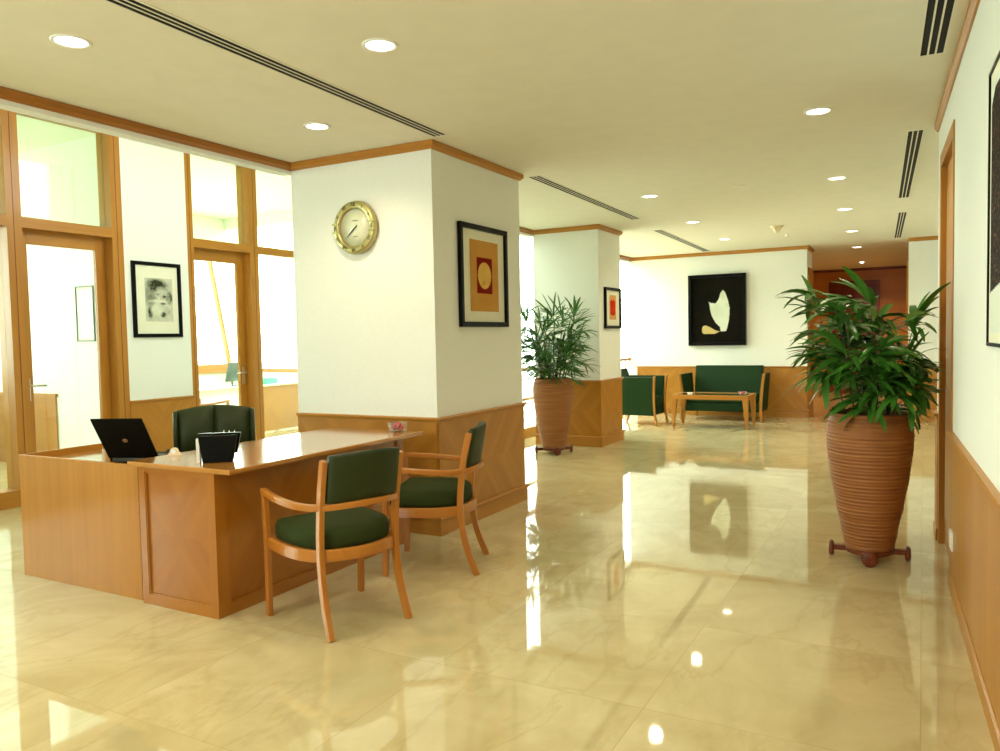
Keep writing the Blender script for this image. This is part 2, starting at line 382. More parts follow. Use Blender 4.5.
for y0,y1 in ((-2.8,-.6),(-.46,1.8),(1.94,4.19),(7.30,8.16)): fr.box(-T,y0,0,.0,y1,.16)
fr.build('glazing_frame',M['oak'],part)
pl_=MB(); pl_.box(-T,-3,3.80,0,8.2,3.95); pl_.build('wall_head',M['wall'],part)
for i,(y0,y1) in enumerate(((-2.8,-.6),(-.46,1.8),(1.94,4.19),(7.30,8.16))):
    pbox('side_glass',M['glass'],-.11,y0,.16,-.10,y1,2.635)
for i,(y0,y1) in enumerate(((-2.8,-.6),(-.46,1.8),(1.94,4.19),(4.33,5.26),(6.295,7.16),(7.30,8.16))):
    pbox('transom_glass',M['frost'],-.11,y0,2.735,-.10,y1,3.74)
# thin raised dark strips on the posts; their colour stands in for groove shade
bd=MB()
for y in (4.255,7.235,6.25,5.32): bd.box(-.001,y-.003,0,.002,y+.003,3.74)
bd.build('post_shade_strip',M['darkwood'],part)
def glass_door(n,y0,y1,lab,hy):
    r=struct(empty('door_%d'%n,(PX-.13,y0,0)),lab,'door'); L=y1-y0; st=.105
    m=MB(); m.box(-.045,0,0,0,st,2.64); m.box(-.045,L-st,0,0,L,2.64); m.box(-.045,st,2.50,0,L-st,2.64); m.box(-.045,st,0,0,L-st,.22)
    m.build('door_leaf',M['oak'],r,bevel=.003)
    box('glass_pane',M['glass'],r,-.026,st,.22,-.02,L-st,2.50)
    m=MB(); yy=hy; dr=1 if hy<L/2 else -1
    m.box(.0,yy-.022,.98,.008,yy+.022,1.20); m.sweep([(.0,yy,1.13),(.055,yy,1.13),(.06,yy+dr*.02,1.13),(.06,yy+dr*.15,1.125)],.02,.02,round_=10)
    m.build('door_handle',M['metal'],r)
    return r
glass_door(1,4.335,5.255,'glass office door in beech frame, left one behind the laptop',.05)
glass_door(2,6.30,7.155,'glass office door in beech frame, next to the near pillar',.80)
# offices behind
ow=struct(empty('window_2',(-12.2,-3,0)),'office windows onto bright daylight beyond the partition','window')
m=MB(); m.box(-.15,0,0,.05,14.5,.93); m.build('parapet',M['wall'],ow)
m=MB(); m.box(-.1,0,.93,.10,14.5,1.10); m.build('window_sill',M['oak_pl'],ow)
m=MB(); m.box(-.15,0,3.42,.05,14.5,3.95); m.build('window_head',M['wall'],ow)
m=MB()
for k in (0,1,2,3,4,5,6): m.box(-.05,k*2.0,1.1,.03,k*2.0+.07,3.42)
m.build('window_frame',M['oak_pl'],ow)
m=MB(); m.sweep([(.08,10.515-.02+3,3.5),(.08,10.97+3,1.10)],.07,.07); m.build('slanted_bar',M['oak_pl'],ow)  # slanted wood-coloured bar before the panes, no known window part
box('glass_pane',M['glass'],ow,-.02,0,1.1,-.012,14.5,3.42)
dv=struct(box('wall_office_divider',M['wall'],None,-12.15,5.8,0,PX-.2,5.9,3.95),'white wall dividing the two glazed offices','wall')
m=MB(); m.box(-12.0,5.78,0,-9.45,5.80,.9); m.build('wainscot_panel',M['oak'],dv)
m=MB(); m.box(-12.0,5.765,.88,-9.42,5.80,.92); m.build('dado_cap',M['oak_pl'],dv)
def officewin(name,x0,y0,x1,y1,lab):
    r=struct(empty(name,(x0,y0,0)),lab,'window'); v=Vector((x1-x0,y1-y0,0)); L=v.length; r.rotation_euler=(0,0,math.atan2(v.y,v.x))
    m=MB(); m.box(0,-.05,0,L,.05,.93); m.build('parapet',M['wall'],r)
    m=MB(); m.box(0,-.06,.93,L,.06,1.0); m.box(L-.06,-.04,1.0,L,.04,3.75); m.build('window_frame',M['oak_pl'],r)
    box('window_head',M['wall'],r,0,-.05,3.75,L,.05,3.95)
    box('glass_pane',M['glass'],r,.06,-.005,1.0,L-.06,.005,3.75)
officewin('window_3_added',-12.2,11.05,PX,11.05,'side window of the second office, added to let daylight through')
officewin('window_4_added',PX-.1,11.0,PX-.1,9.7,'corner window of the second office, added to let daylight through')  # both unseen windows added in place of walls so daylight reaches the far pillar
struct(box('wall_office_side',M['wall'],None,PX-.15,8.36,0,PX-.05,9.7,3.95),'side wall of the second office','wall')
# wall behind the camera with windows
bw=struct(empty('wall_back',(0,-3.1,0)),'cream wall with windows behind the camera','wall')
m=MB(); m.box(-12.4,-.1,0,-7.4,.1,3.95); m.box(-4.6,-.1,0,-4.2,.1,3.95); m.box(-.6,-.1,0,1.3,.1,3.0); m.box(-7.4,-.1,0,-4.6,.1,3.95)
m.box(-4.2,-.1,0,-.6,.1,.9); m.box(-2.4,-.1,.9,-.6,.1,3.0); m.box(-4.2,-.1,2.85,-2.4,.1,3.0); m.build('wall_panel',M['wall'],bw)
m=MB()
for x in (-4.2,-3.3,-2.46): m.box(x,-.04,.2 if x<-4.5 else .9,x+.06,.04,2.85 if x>-4.5 else 3.6)
m.build('window_frame',M['oak'],bw)
# right wall: rotated, local y along the wall, room at local x<0
RW=struct(empty('wall_right',(.214,4,0),TH),'long cream right wall with wood wainscot and crown moulding','wall')
m=MB(); m.box(0,-7.3,0,.2,1.26,3.0); m.box(0,2.2,0,.2,2.52,3.0); m.box(0,1.26,2.68,.2,2.2,3.0); m.build('wall_panel',M['wall_cool'],RW)
m=MB(); crown_run(m,[(0,2.52),(0,-7.3)],1,d=.028); m.build('crown_moulding',M['oak_pl'],RW)
for a,b in ((1.22,-7.3),(2.52,2.26)):
    m=MB(); k=max(1,round((a-b)/1.1))
    for i in range(k):
        u0=a-(a-b)*i/k;u1=a-(a-b)*(i+1)/k
        m.box(-.012,u1+.001,.1,0,u0-.001,ZW-.02,grain=2)
    m.build('wainscot_panel',M['oak'],RW)
    m=MB(); mould(m,[(0,a),(0,b)],CAP,1); m.build('dado_cap',M['oak_pl'],RW)
    m=MB(); mould(m,[(0,a),(0,b)],[(0,0),(.02,0),(.02,.075),(.012,.09),(0,.09)],1); m.build('skirting',M['oak_pl'],RW)
struct(box('wall_recess_right',M['wall'],None,1.25,6.4,0,1.4,14.28,H),'cream wall of the recess beyond the right wall','wall')
struct(box('wall_recess_return',M['wall'],None,.28,6.40,0,1.25,6.50,H),'cream return wall of the right recess','wall')
d=struct(empty('door_4',(.214,4,0),TH),'wooden door in beech frame on the right wall','door')
m=MB(); m.box(-.008,1.22,0,.12,1.29,2.70); m.box(-.008,2.18,0,.12,2.26,2.70); m.box(-.008,1.29,2.61,.12,2.18,2.70); m.build('door_frame',M['oak'],d,bevel=.003)
m=MB(); m.box(.03,1.29,0.005,.075,2.21,2.61,grain=2); m.build('door_leaf',M['oak'],d)
m=MB()
for z0,z1 in ((.2,1.1),(1.3,2.45)): m.box(.022,1.42,z0,.03,2.08,z1,grain=2)
m.build('raised_panel',M['oak_pl'],d,bevel=.004)
m=MB(); m.sweep([(.03,2.12,1.08),(-.03,2.12,1.08),(-.035,2.1,1.08),(-.035,2.0,1.08)],.02,.02,round_=8); m.build('door_handle',M['metal'],d)
def rw(y,z,x=0): # local
    return (x,y,z)
so=empty('wall_socket',(.203+.013*-math.cos(TH)-(1.03)*math.sin(TH),4+1.03,0),TH,'white electrical socket on the wood wainscot of the right wall','socket')
so.location=(.214-math.sin(TH)*1.02-.012,4+1.02,0)
m=MB(); m.box(-.012,-.06,.255,0,.06,.36); m.build('cover_plate',M['white'],so,bevel=.003)
m=MB(); m.box(-.016,-.028,.285,-.012,.028,.33); m.build('rocker_switch',M['cream'],so)

# ------------------------------------------------------------------ ceiling fittings
KC=.990  # ceiling points measured at 3.0 m, ceiling sits slightly lower
def downlight(x,y,lab,first=[None]):
    x*=KC; y*=KC
    if first[0] is None:
        r=empty('ceiling_downlight',(x,y,H)); m=MB()
        n=40
        m.lathe([(.072,-.003),(.075,-.007),(.088,-.007),(.092,-.003),(.092,0.0)],n=n,caps=False); m.build('trim_ring',M['white'],r)
        m=MB(); m.lathe([(.0,-.0025),(.073,-.0025),(.073,-.001)],n=n,caps=False); m.build('lamp_diffuser',M['lamp'],r)
        first[0]=r
    else:
        r=copy_tree(first[0]); r.location=(x,y,H)
    tag(r,lab,'ceiling light','recessed round downlights in the ceiling'); return r
DL=[(-3.683,2.417,'round recessed downlight in the top left corner of the ceiling'),
(-2.431,3.251,'round recessed downlight right of the long slotted vent, nearest the camera'),
(-3.712,4.214,'round recessed downlight left of the long slotted vent, nearest the near pillar'),
(-.635,5.757,'largest round downlight in the row nearest the right wall'),
(-.747,8.345,'second round downlight in the row nearest the right wall'),
(-.85,10.502,'third round downlight in the row nearest the right wall'),
(-.944,12.863,'fourth round downlight in the row nearest the right wall'),
(-1.045,15.363,'round downlight just inside the brown corridor'),
(-2.597,8.222,'round downlight right of the slotted vent beyond the near pillar'),
(-2.712,10.45,'middle of three small round downlights leading to the end wall'),
(-2.77,12.631,'small round downlight closest to the end wall above the black painting')]
LIGHTS=[]
for x,y,l in DL: downlight(x,y,l); LIGHTS.append((x,y))
def vent(x0,y0,x1,y1,lab,w=.105,cover=None):
    x0*=KC;y0*=KC;x1*=KC;y1*=KC
    L=math.hypot(x1-x0,y1-y0); a=math.atan2(-(x1-x0),(y1-y0))
    r=empty('ceiling_vent',(x0,y0,H),a,lab,'ceiling vent','linear slot vents in the ceiling')
    m=MB(); k=3; s=w/k
    m.box(-w/2-.014,0,-.004,-w/2+.001,L,0); m.box(w/2-.001,0,-.004,w/2+.014,L,0)
    m.box(-w/2,-.01,-.006,w/2,0.005,0); m.box(-w/2,L-.005,-.006,w/2,L+.01,0)
    for i in (1,2): m.box(-w/2+s*i-.0045,0,-.004,-w/2+s*i+.0045,L,0)
    m.build('vent_frame',M['cream'] if False else M['ceil'],r)
    m=MB(); m.box(-w/2,0,-.002,w/2,L,-.0005); m.build('vent_slot',M['slot'],r)
vent(-3.04,1.2,-3.13,4.89,'long dark slotted vent running to the near pillar')
vent(-3.195,6.57,-3.26,9.726,'dark slotted vent between near pillar and far pillar')
vent(-3.352,10.92,-3.46,14.30,'slotted vent above the lounge corner, nearest the end wall')
vent(.09,3.6,.033,4.93,'short black slotted vent near the right wall, closest to the camera',w=.11)
vent(-.054,6.70,-.20,10.0,'long black slotted vent near the right wall above the big palm',w=.10)
vent(-.232,11.22,-.37,14.27,'farthest slotted vent near the right wall',w=.09)
s=empty('smoke_detector',(-1.639,8.121,H),0,'small round pale ceiling sensor between the vents and downlights','smoke detector')
m=MB(); m.lathe([(.0,-.018),(.05,-.018),(.065,-.010),(.07,0)],n=28,caps=False); m.build('detector_cap',M['ceil'],s)
s=empty('ceiling_speaker',(-1.798,11.457,H),0,'small orange-brown bracket hanging from the ceiling before the end wall','ceiling sensor')
m=MB(); m.lathe([(0,-.10),(.035,-.09),(.055,-.05),(.06,-.03),(.085,-.02),(.09,0)],n=20,caps=False); m.build('sensor_dome',M['cream'],s)
s=empty('ceiling_sprinkler',(-1.815,12.480,H),0,'tiny sprinkler head in the ceiling just before the end wall','sprinkler')
m=MB(); m.lathe([(0,-.04),(.025,-.04),(.012,-.02),(.03,-.008),(.035,0)],n=16,caps=False); m.build('deflector',M['metal'],s)
s=empty('ceiling_lamp',(-1.165,18.586,H),0,'tiny lit lamp in the ceiling deep in the corridor','ceiling light')
m=MB(); m.lathe([(0,-.02),(.03,-.02),(.04,0)],n=16,caps=False); m.build('lamp_diffuser',M['lamp'],s)

# ------------------------------------------------------------------ pictures
def inpoly(x,y,P):
    c=False;j=len(P)-1
    for i in range(len(P)):
        if (P[i][1]>y)!=(P[j][1]>y) and x<(P[j][0]-P[i][0])*(y-P[i][1])/(P[j][1]-P[i][1])+P[i][0]: c=not c
        j=i
    return c
def artwork(w,h,nx,ny,fn,parent,x,z,dy,name='artwork'):
    """faces -Y in local space; origin lower-left at x,z"""
    me=bpy.data.meshes.new(name); v=[];f=[]
    for j in range(ny+1):
        for i in range(nx+1): v.append((x+w*i/nx,dy,z+h*j/ny))
    for j in range(ny):
        for i in range(nx): a=j*(nx+1)+i; f.append((a,a+1,a+nx+2,a+nx+1))
    me.from_pydata(v,[],f); col=me.color_attributes.new('Col','FLOAT_COLOR','POINT')
    for j in range(ny+1):
        for i in range(nx+1): col.data[j*(nx+1)+i].color=(*fn(i/nx,1-j/ny),1)
    me.materials.append(M['art']); o=bpy.data.objects.new(name,me); C.objects.link(o); o.parent=parent; return o
def picture(loc,rz,w,h,fw,depth,lab,fn,art,nx=90,ny=120,cat='picture',fmat='black',matm='mat'):
    """local: x along the wall, -y out of the wall"""
    r=empty('framed_picture',loc,rz,lab,cat)
    m=MB(); m.box(0,-depth,0,fw,-.002,h); m.box(w-fw,-depth,0,w,-.002,h); m.box(fw,-depth,0,w-fw,-.002,fw); m.box(fw,-depth,h-fw,w-fw,-.002,h)
    m.build('picture_frame',M[fmat],r,bevel=.003)
    m=MB(); m.box(fw,-depth*.35,fw,w-fw,-.004,h-fw); m.build('mat_board',M[matm],r)
    ax,az,aw,ah=art
    artwork(aw*w,ah*h,nx,ny,fn,r,ax*w,az*h,-depth*.35-.002)
    return r
def hn(x,y):
    v=math.sin(x*127.1+y*311.7)*43758.5453; return v-math.floor(v)
def vn(x,y):
    xi,yi=math.floor(x),math.floor(y);fx,fy=x-xi,y-yi;fx=fx*fx*(3-2*fx);fy=fy*fy*(3-2*fy)
    return (hn(xi,yi)*(1-fx)+hn(xi+1,yi)*fx)*(1-fy)+(hn(xi,yi+1)*(1-fx)+hn(xi+1,yi+1)*fx)*fy
def ell(x,y,cx,cy,rx,ry): return ((x-cx)/rx)**2+((y-cy)/ry)**2
def mixc(a,b,t): return tuple(p*(1-t)+q*t for p,q in zip(a,b))
def art_circle(u,v):
    base=(.56,.27,.055); base=mixc(base,(.64,.33,.085),vn(u*6,v*8)*.6)
    if .1<u<.9 and .22<v<.8 and not(.16<u<.84 and .28<v<.74): base=mixc(base,(.60,.28,.07),.25)
    if .23<u<.77 and .235<v<.745:
        base=(.22,.006,.004)
        if ell(u,v,.50,.49,.235,.190)<1: base=mixc((.72,.42,.09),(.78,.50,.14),vn(u*9,v*9))
        if ell(u,v,.47,.60,.05,.035)<1: base=mixc(base,(.55,.28,.06),.6)
    elif ell(u,v,.52,.86,.28,.05)<1: base=mixc(base,(.55,.27,.06),.5)
    return base
def art_red(u,v):
    base=mixc((.70,.42,.15),(.60,.30,.09),vn(u*5,v*8)*.7)
    if (ell(u,v,.5,.30,.40,.12)<1 or ell(u,v,.5,.72,.38,.12)<1 or (.12<u<.88 and .26<v<.76)) : base=mixc((.52,.015,.006),(.65,.04,.01),vn(u*9,v*12))
    if ell(u,v,.5,.1,.14,.14)<1: base=(.70,.30,.10)
    return base
def art_man(u,v):
    """loose charcoal study of a bearded head turned to the right"""
    n=vn(u*8+3,v*9)*.45+vn(u*21,v*24)*.35+vn(u*55,v*40)*.2
    def soft(cx,cy,rx,ry,e=.4):
        d=math.sqrt(ell(u,v,cx,cy,rx,ry)); return max(0,min(1,(1+e-d)/(2*e)))
    t=.10+.30*n
    for cx,cy,rx,ry,a,b in ((.42,.17,.38,.17,.45,.9),(.20,.40,.22,.30,.40,.65),(.88,.44,.13,.17,.35,.9),(.80,.22,.16,.12,.15,.7),(.17,.78,.09,.16,.45,.8),(.64,.84,.11,.07,.45,.8),(.80,.75,.14,.14,.10,.5)):
        t=max(t,soft(cx,cy,rx,ry)*(a+b*n))
    f=soft(.58,.38,.23,.17,.3); t=t*(1-f)+f*(.10+.50*n)
    for cx,cy,rx,ry,k in ((.70,.42,.09,.04,.95),(.46,.37,.08,.03,.7),(.36,.28,.12,.04,.8),(.78,.50,.05,.05,.8)): t=max(t,soft(cx,cy,rx,ry,.6)*k)
    m=soft(.50,.525,.30,.035,.5); t=t*(1-m)+m*.10
    t=max(t,soft(.64,.585,.10,.025,.6)*.95)
    b=soft(.41,.73,.22,.13,.25); t=t*(1-b)+b*(.02+.18*n)
    return mixc((.74,.75,.58),(.035,.04,.02),min(1,t))
WSH=[(360,205),(378,225),(400,290),(415,360),(410,450),(395,520),(385,550),(340,550),(335,515),(300,480),(268,420),(255,370),(250,320),(240,300),(262,312),(300,318),(325,285),(340,235)]
TSH=[(185,530),(195,505),(220,500),(260,520),(300,545),(335,552),(290,572),(200,572),(185,555)]
def art_dark(u,v):
    x=105+u*(520-105); y=105+v*(640-105)
    if inpoly(x,y,WSH): return mixc((.70,.74,.62),(.50,.55,.42),vn(u*10,v*14)*.5+.2*(v>.8))
    if inpoly(x,y,TSH): return (.60,.45,.18)
    return mixc((.005,.004,.003),(.010,.008,.004),vn(u*12,v*12))
def art_speck(u,v):
    if v>.80-.45*(u-.0)*.8 if False else (v>.74+.16*(u*2.5 if u<.4 else 1)*0+.10*(1-u)): return (.72,.76,.68)
    if v<.04+.5*max(0,.10-u): return (.72,.76,.68)
    n=hn(int(u*150),int(v*190))
    if n>.955: return (.30,.15,.07)
    return mixc((.006,.004,.003),(.018,.008,.005),vn(u*30,v*30))
picture((AX,5.262,1.595),PI/2,.79,.835,.042,.035,'black framed print of a yellow disc in a red square, on the near pillar',art_circle,(.215,.155,.60,.70))
picture((CX,9.955,1.60),PI/2,.62,.565,.04,.035,'small black framed red and tan print hanging on the far pillar',art_red,(.30,.22,.42,.60))
picture((PX,5.457,1.585),PI/2,.62,.826,.04,.03,'black framed pencil portrait of a bearded man between the two glass doors',art_man,(.25,.21,.57,.58),nx=120,ny=150)
picture((-3.805,EY,1.285),0,1.03,1.29,.05,.09,'large black framed painting of a white sail-like shape above the green sofa',art_dark,(.06,.05,.88,.90),nx=130,ny=160,fmat='black',matm='black')
# right wall picture, local to rotated wall
q=picture((0,0,0),0,1.05,1.06,.014,.012,'large thin black framed speckled dark print on the right wall, cut by the photo edge',art_speck,(.055,.05,.89,.90),nx=150,ny=190)
q.rotation_euler=(0,0,TH-PI/2); q.location=(.214+math.sin(TH)*.375-.0,4-.375*math.cos(TH),1.43)
# little pale picture in office
picture((-8.96,5.8,1.56),0,.34,.66,.012,.02,'pale thin framed picture on the white office wall behind the left glass door',lambda u,v:(.80,.86,.84),(.05,.05,.9,.9),nx=4,ny=4,fmat='steel')

# ------------------------------------------------------------------ wall clock
ck=empty('wall_clock',(-3.945,AY,2.395),0,'round gold-rimmed wall clock with pale dial on the near pillar','clock')
def cy(u,v,w): return (u,-w,v)
def ring_y(mb,prof,n=64):
    mb.grid([[(r*math.cos(2*PI*k/n),-w,r*math.sin(2*PI*k/n)) for k in range(n)] for r,w in prof],smooth=True,caps=False)
m=MB(); ring_y(m,[(.0,.002),(.17,.002),(.20,.004),(.212,.025),(.205,.05),(.192,.062),(.156,.058),(.149,.048),(.149,.030)]); m.build('bezel',M['gold'],ck)
m=MB(); ring_y(m,[(0,.032),(.151,.032),(.151,.028)]); m.build('dial',M['clockface'],ck)
for k in range(12):
    a=PI/2-2*PI*k/12; R='XII I II III IIII V VI VII VIII IX X XI'.split()[k]
    mm=Matrix.Translation((.177*math.cos(a),-.0625,.177*math.sin(a)))@Matrix.Rotation(-(a-PI/2) if False else 0,4,'Y')@Matrix.Rotation(PI/2,4,'X')
    pm=MB()
    if k%3==1 or True:
        text_mesh('numeral',R,.040,M['blackm'],ck,mm@Matrix.Rotation(a-PI/2,4,'Z'))
def hand(L,back,w,ang,d,name):
    m=MB(); t=Vector((math.sin(ang),0,math.cos(ang))); n=Vector((t.z,0,-t.x))
    m.sweep([t*-back+Vector((0,-d,0)),t*L*.6+Vector((0,-d,0)),t*L+Vector((0,-d,0))],w,.002,up=(0,-1,0),ws=[(w*.8,.002),(w,.002),(w*.2,.002)])
    m.build(name,M['steel'],ck)
hand(.12,.03,.007,math.radians(228),.040,'minute_hand'); hand(.085,.02,.010,math.radians(231),.037,'hour_hand')
m=MB(); m.box(-.028,-.0335,.052,.028,-.0325,.058); m.build('dial_print',M['steel'],ck)
m=MB(); m.box(-.022,-.0335,-.072,.022,-.0325,-.068); m.build('dial_print',M['steel'],ck)
# four strap lugs on the bezel
for sx in (-1,1):
    for z in (-.034,.034):
        box('bezel_lug',M['gold'],ck,sx*.147,-.066,z-.006,sx*.208,-.040,z+.006)

# ------------------------------------------------------------------ reception desk
DX0,DX1,DY0,DY1,DZ=-4.05,-3.215,2.88,4.70,.83
dk=empty('reception_desk',(-3.65,3.9,0),0,'long beech reception desk with glossy overhanging top and diamond veneer end','desk')
ox,oy=-3.65,3.9
m=MB(); m.box(DX0-ox,DY0-oy,DZ-.028,DX1-ox,DY1-oy,DZ,grain=1); m.build('desk_top',M['desktop'],dk,bevel=.006)
bx0,bx1,by0,by1=-3.98-ox,-3.355-ox,2.90-oy,4.62-oy; zt=DZ-.028
def framed_panel(a,b,z0,z1,st,name,matp,matf,thick=.03,parent=None):
    """a->b with outside on the right: solid framed panel with recessed field"""
    A=Vector((*a,0));B=Vector((*b,0));L=(B-A).length;t=(B-A)/L
    m4=Matrix.Translation(A)@Matrix(((t.x,-t.y,0,0),(t.y,t.x,0,0),(0,0,1,0),(0,0,0,1)))
    m=MB(); m.box(0,0,z0,st,thick,z1,mat=m4,grain=2); m.box(L-st,0,z0,L,thick,z1,mat=m4,grain=2)
    m.box(st,0,z0,L-st,thick,z0+st*1.1,mat=m4,grain=0); m.box(st,0,z1-st*.5,L-st,thick,z1,mat=m4,grain=0)
    # inner bead
    for (x0,x1,q0,q1) in ((st,st+.008,z0+st*1.1,z1-st*.5),(L-st-.008,L-st,z0+st*1.1,z1-st*.5),(st,L-st,z0+st*1.1,z0+st*1.1+.008),(st,L-st,z1-st*.5-.008,z1-st*.5)):
        m.box(x0,.004,q0,x1,.012,q1,mat=m4)
    o1=m.build(name+'_frame',matf,parent)
    m=MB(); zz0,zz1=z0+st*1.1,z1-st*.5
    a2=A+t*st;b2=A+t*(L-st); nin=Vector((-t.y,t.x,0))
    a2+=nin*.024;b2+=nin*.024
    n=max(1,round((L-2*st)/.9))
    for i in range(n):
        p=a2+(b2-a2)*i/n;q=a2+(b2-a2)*(i+1)/n
        diag_panel(m,(p.x,p.y),(q.x,q.y),zz0,zz1,style='x',off=.010)
    o2=m.build(name,matp,parent); return o1,o2
framed_panel((bx0,by0),(bx1,by0),.0,zt,.055,'end_panel',M['deskw'],M['deskw'],parent=dk)
framed_panel((bx1,by0+.03),(bx1,by1),.0,zt,.06,'modesty_panel',M['deskw'],M['deskw'],parent=dk)
m=MB(); m.box(bx0,by1-.03,0,bx1-.03,by1,zt,grain=2); m.box(bx1-.05,by1-.035,0,bx1+.004,by1+.01,zt,grain=2); m.build('end_support',M['deskw'],dk)
m=MB(); m.box(bx0,by0+.03,0,bx0+.03,by0+.5,zt,grain=2); m.build('side_panel',M['deskw'],dk)
# return cabinet
rt=empty('desk_return',(-4.6,3.2,0),0,'plain lower beech side cabinet with raised rim, left of the reception desk','desk')
o_=Vector((-4.6,3.2,0)); rx0,rx1,ry0,ry1=-5.21+4.6,-4.02+4.6,2.925-3.2,3.50-3.2
m=MB(); m.box(rx0,ry0,0,rx1,ry0+.022,.800,grain=2); m.build('front_panel',M['oak'],rt,bevel=.002)
m=MB(); m.box(rx0,ry0+.022,0,rx0+.022,ry1,.800,grain=1); m.build('side_panel',M['oak'],rt,bevel=.002)
m=MB(); m.box(rx0+.022,ry0+.022,.735,rx1-.07,ry1,.762,grain=0); m.build('cabinet_top',M['desktop'],rt)
m=MB(); m.box(rx1-.03,ry0+.022,0,rx1,ry1,.735,grain=2); m.box(rx0+.022,ry1-.02,.1,rx1-.03,ry1,.735,grain=0); m.build('inner_panel',M['oak'],rt)

# laptop
# local: hinge along +x, user side +y, lid leans to -y
lp=empty('laptop',(-4.53,3.105,.763),math.radians(22),'open black laptop with silver lid badge on the low side cabinet','laptop')
m=MB(); m.box(0,0,.002,.335,.25,.030); m.build('base',M['blackm'],lp,bevel=.004)
m=MB(); m.box(.03,-.018,.006,.32,.0,.028); m.build('battery',M['steel'],lp)
lm=Matrix.Translation((0,0,.030))@Matrix.Rotation(math.radians(33),4,'X')
m=MB(); m.box(0,-.012,0,.335,.0,.318,mat=lm); m.build('lid',M['blackm'],lp,bevel=.004)
m=MB(); m.box(.02,.0,.02,.315,.0008,.28,mat=lm); m.build('screen',M['black'],lp)
n=24; m=MB(); m.prism([(.016*math.cos(2*PI*k/n),.014*math.sin(2*PI*k/n)) for k in range(n)],lambda u,v,w:lm@Vector((.168+u,-.012-w,.150+v)),.0015)
m.build('lid_badge',M['metal'],lp)
text_mesh('badge_letters','hp',.022,M['blackm'],lp,lm@Matrix.Translation((.168,-.0138,.150))@Matrix.Rotation(PI/2,4,'X'),.0003)
m=MB(); m.box(.03,.03,.030,.32,.15,.032); m.build('keyboard',M['black'],lp)

# organiser, tape dispenser, bowls
og=empty('desk_organizer',(-3.50,3.06,DZ),math.radians(38),'black leather stand holding memo paper on the desk beside the laptop','desk organizer')
m=MB(); m.prism([(-.080,0),(.080,0),(.105,.150),(-.105,.150)],lambda u,v,w:(u,-.02+w+v*.10,v),.055); m.build('stand',M['blackm'],og,bevel=.004)
m=MB(); m.prism([(-.100,.040),(.105,.040),(.128,.155),(-.128,.155)],lambda u,v,w:(u*.93,.040+w+v*.10,v+.004),.028) ; m.build('back_pocket',M['black'],og,bevel=.003)
m=MB(); m.box(-.118,.01,.0,-.100,.06,.135); m.build('memo_paper',M['white'],og)
for i in range(3):
    m=MB(); m.sweep([(.02+i*.028,.06,.13),(.025+i*.03,.07,.172)],.006,.006,round_=8); m.build('pen',M['metal'],og)
tp=empty('tape_dispenser',(-3.985,3.15,DZ),math.radians(30),'small cream tape dispenser behind the laptop on the desk','tape dispenser')
m=MB(); n=20
m.prism([(-.05,0),(.06,0),(.055,.015),(.030,.030)]+[(.0+.034*math.cos(t),.03+.034*math.sin(t)) for t in [i*PI/12 for i in range(0,13)]]+[(-.05,.01)],lambda u,v,w:(u,w,v),.035); m.build('dispenser_body',M['cream'],tp,bevel=.003)
m=MB(); m.grid([[(.020*math.cos(2*PI*k/n),w,.032+.020*math.sin(2*PI*k/n)) for k in range(n)] for w in (-.003,.038)],smooth=False); m.build('tape_roll',M['white'],tp); tp.scale=(.7,.7,.7)
def bowl(loc,r,lab,ncandy=26):
    b=empty('glass_bowl',loc,0,lab,'bowl')
    m=MB(); k=10; n=40
    def fl(q,z,amp): return [((q+amp*math.cos(k*2*PI*i/n))*math.cos(2*PI*i/n),(q+amp*math.cos(k*2*PI*i/n))*math.sin(2*PI*i/n),z) for i in range(n)]
    m.grid([fl(r*.1,0,0),fl(r*.7,0,.0),fl(r*.9,r*.15,.002),fl(r,r*.95,.005),fl(r*.93,r*.95,.005),fl(r*.8,r*.25,.002),fl(r*.6,r*.12,0),fl(r*.05,r*.12,0)],caps=True)
    m.build('bowl_body',M['crystal'],b)
    m=MB(); random.seed(3)
    for i in range(ncandy):
        a=random.random()*2*PI;q=math.sqrt(random.random())*r*.62;z=r*.30+random.random()*r*.62*(1-q/r*.5); s=r*.22
        R=Matrix.Translation((q*math.cos(a),q*math.sin(a),z))@Matrix.Rotation(random.random()*3,4,(random.random(),random.random(),1))
        m.grid([[R@Vector((s*c*math.cos(2*PI*t/8),s*c*math.sin(2*PI*t/8),zz*s*.7)) for t in range(8)] for c,zz in ((.1,-1),(.8,-.6),(1,0),(.8,.6),(.1,1))],smooth=True)
    o=m.build('red_candy',M['red'],b); o['kind']='stuff'
    return b
bowl((-3.39,4.62,DZ),.07,'cut glass bowl of red sweets on the far end of the reception desk')

# ------------------------------------------------------------------ visitor armchairs
def bez(P,n=6):
    """Catmull-Rom through points"""
    P=[Vector(p) for p in P]; out=[]
    for i in range(len(P)-1):
        p0=P[max(i-1,0)];p1=P[i];p2=P[i+1];p3=P[min(i+2,len(P)-1)]
        for k in range(n):
            t=k/n; out.append(.5*((2*p1)+(-p0+p2)*t+(2*p0-5*p1+4*p2-p3)*t*t+(-p0+3*p1-3*p2+p3)*t**3))
    out.append(P[-1]); return out
def cushion(mb,outline,z0,z1,r=.03,crown=.02):
    """rounded cushion from 2D outline"""
    cx=sum(p[0] for p in outline)/len(outline);cyy=sum(p[1] for p in outline)/len(outline)
    def off(d):
        res=[]
        for x,y in outline:
            v=Vector((x-cx,y-cyy)); l=v.length; v=v*((l-d)/l); res.append((cx+v.x,cyy+v.y))
        return res
    rings=[]
    for d,z in ((r*.9,z0),(r*.25,z0+r*.3),(0,z0+r),(0,z1-r),(r*.3,z1-r*.35),(r,z1),(r*3,z1+crown*.5),(r*6,z1+crown)):
        rings.append([(x,y,z) for x,y in off(d)])
    mb.grid(rings,smooth=True)
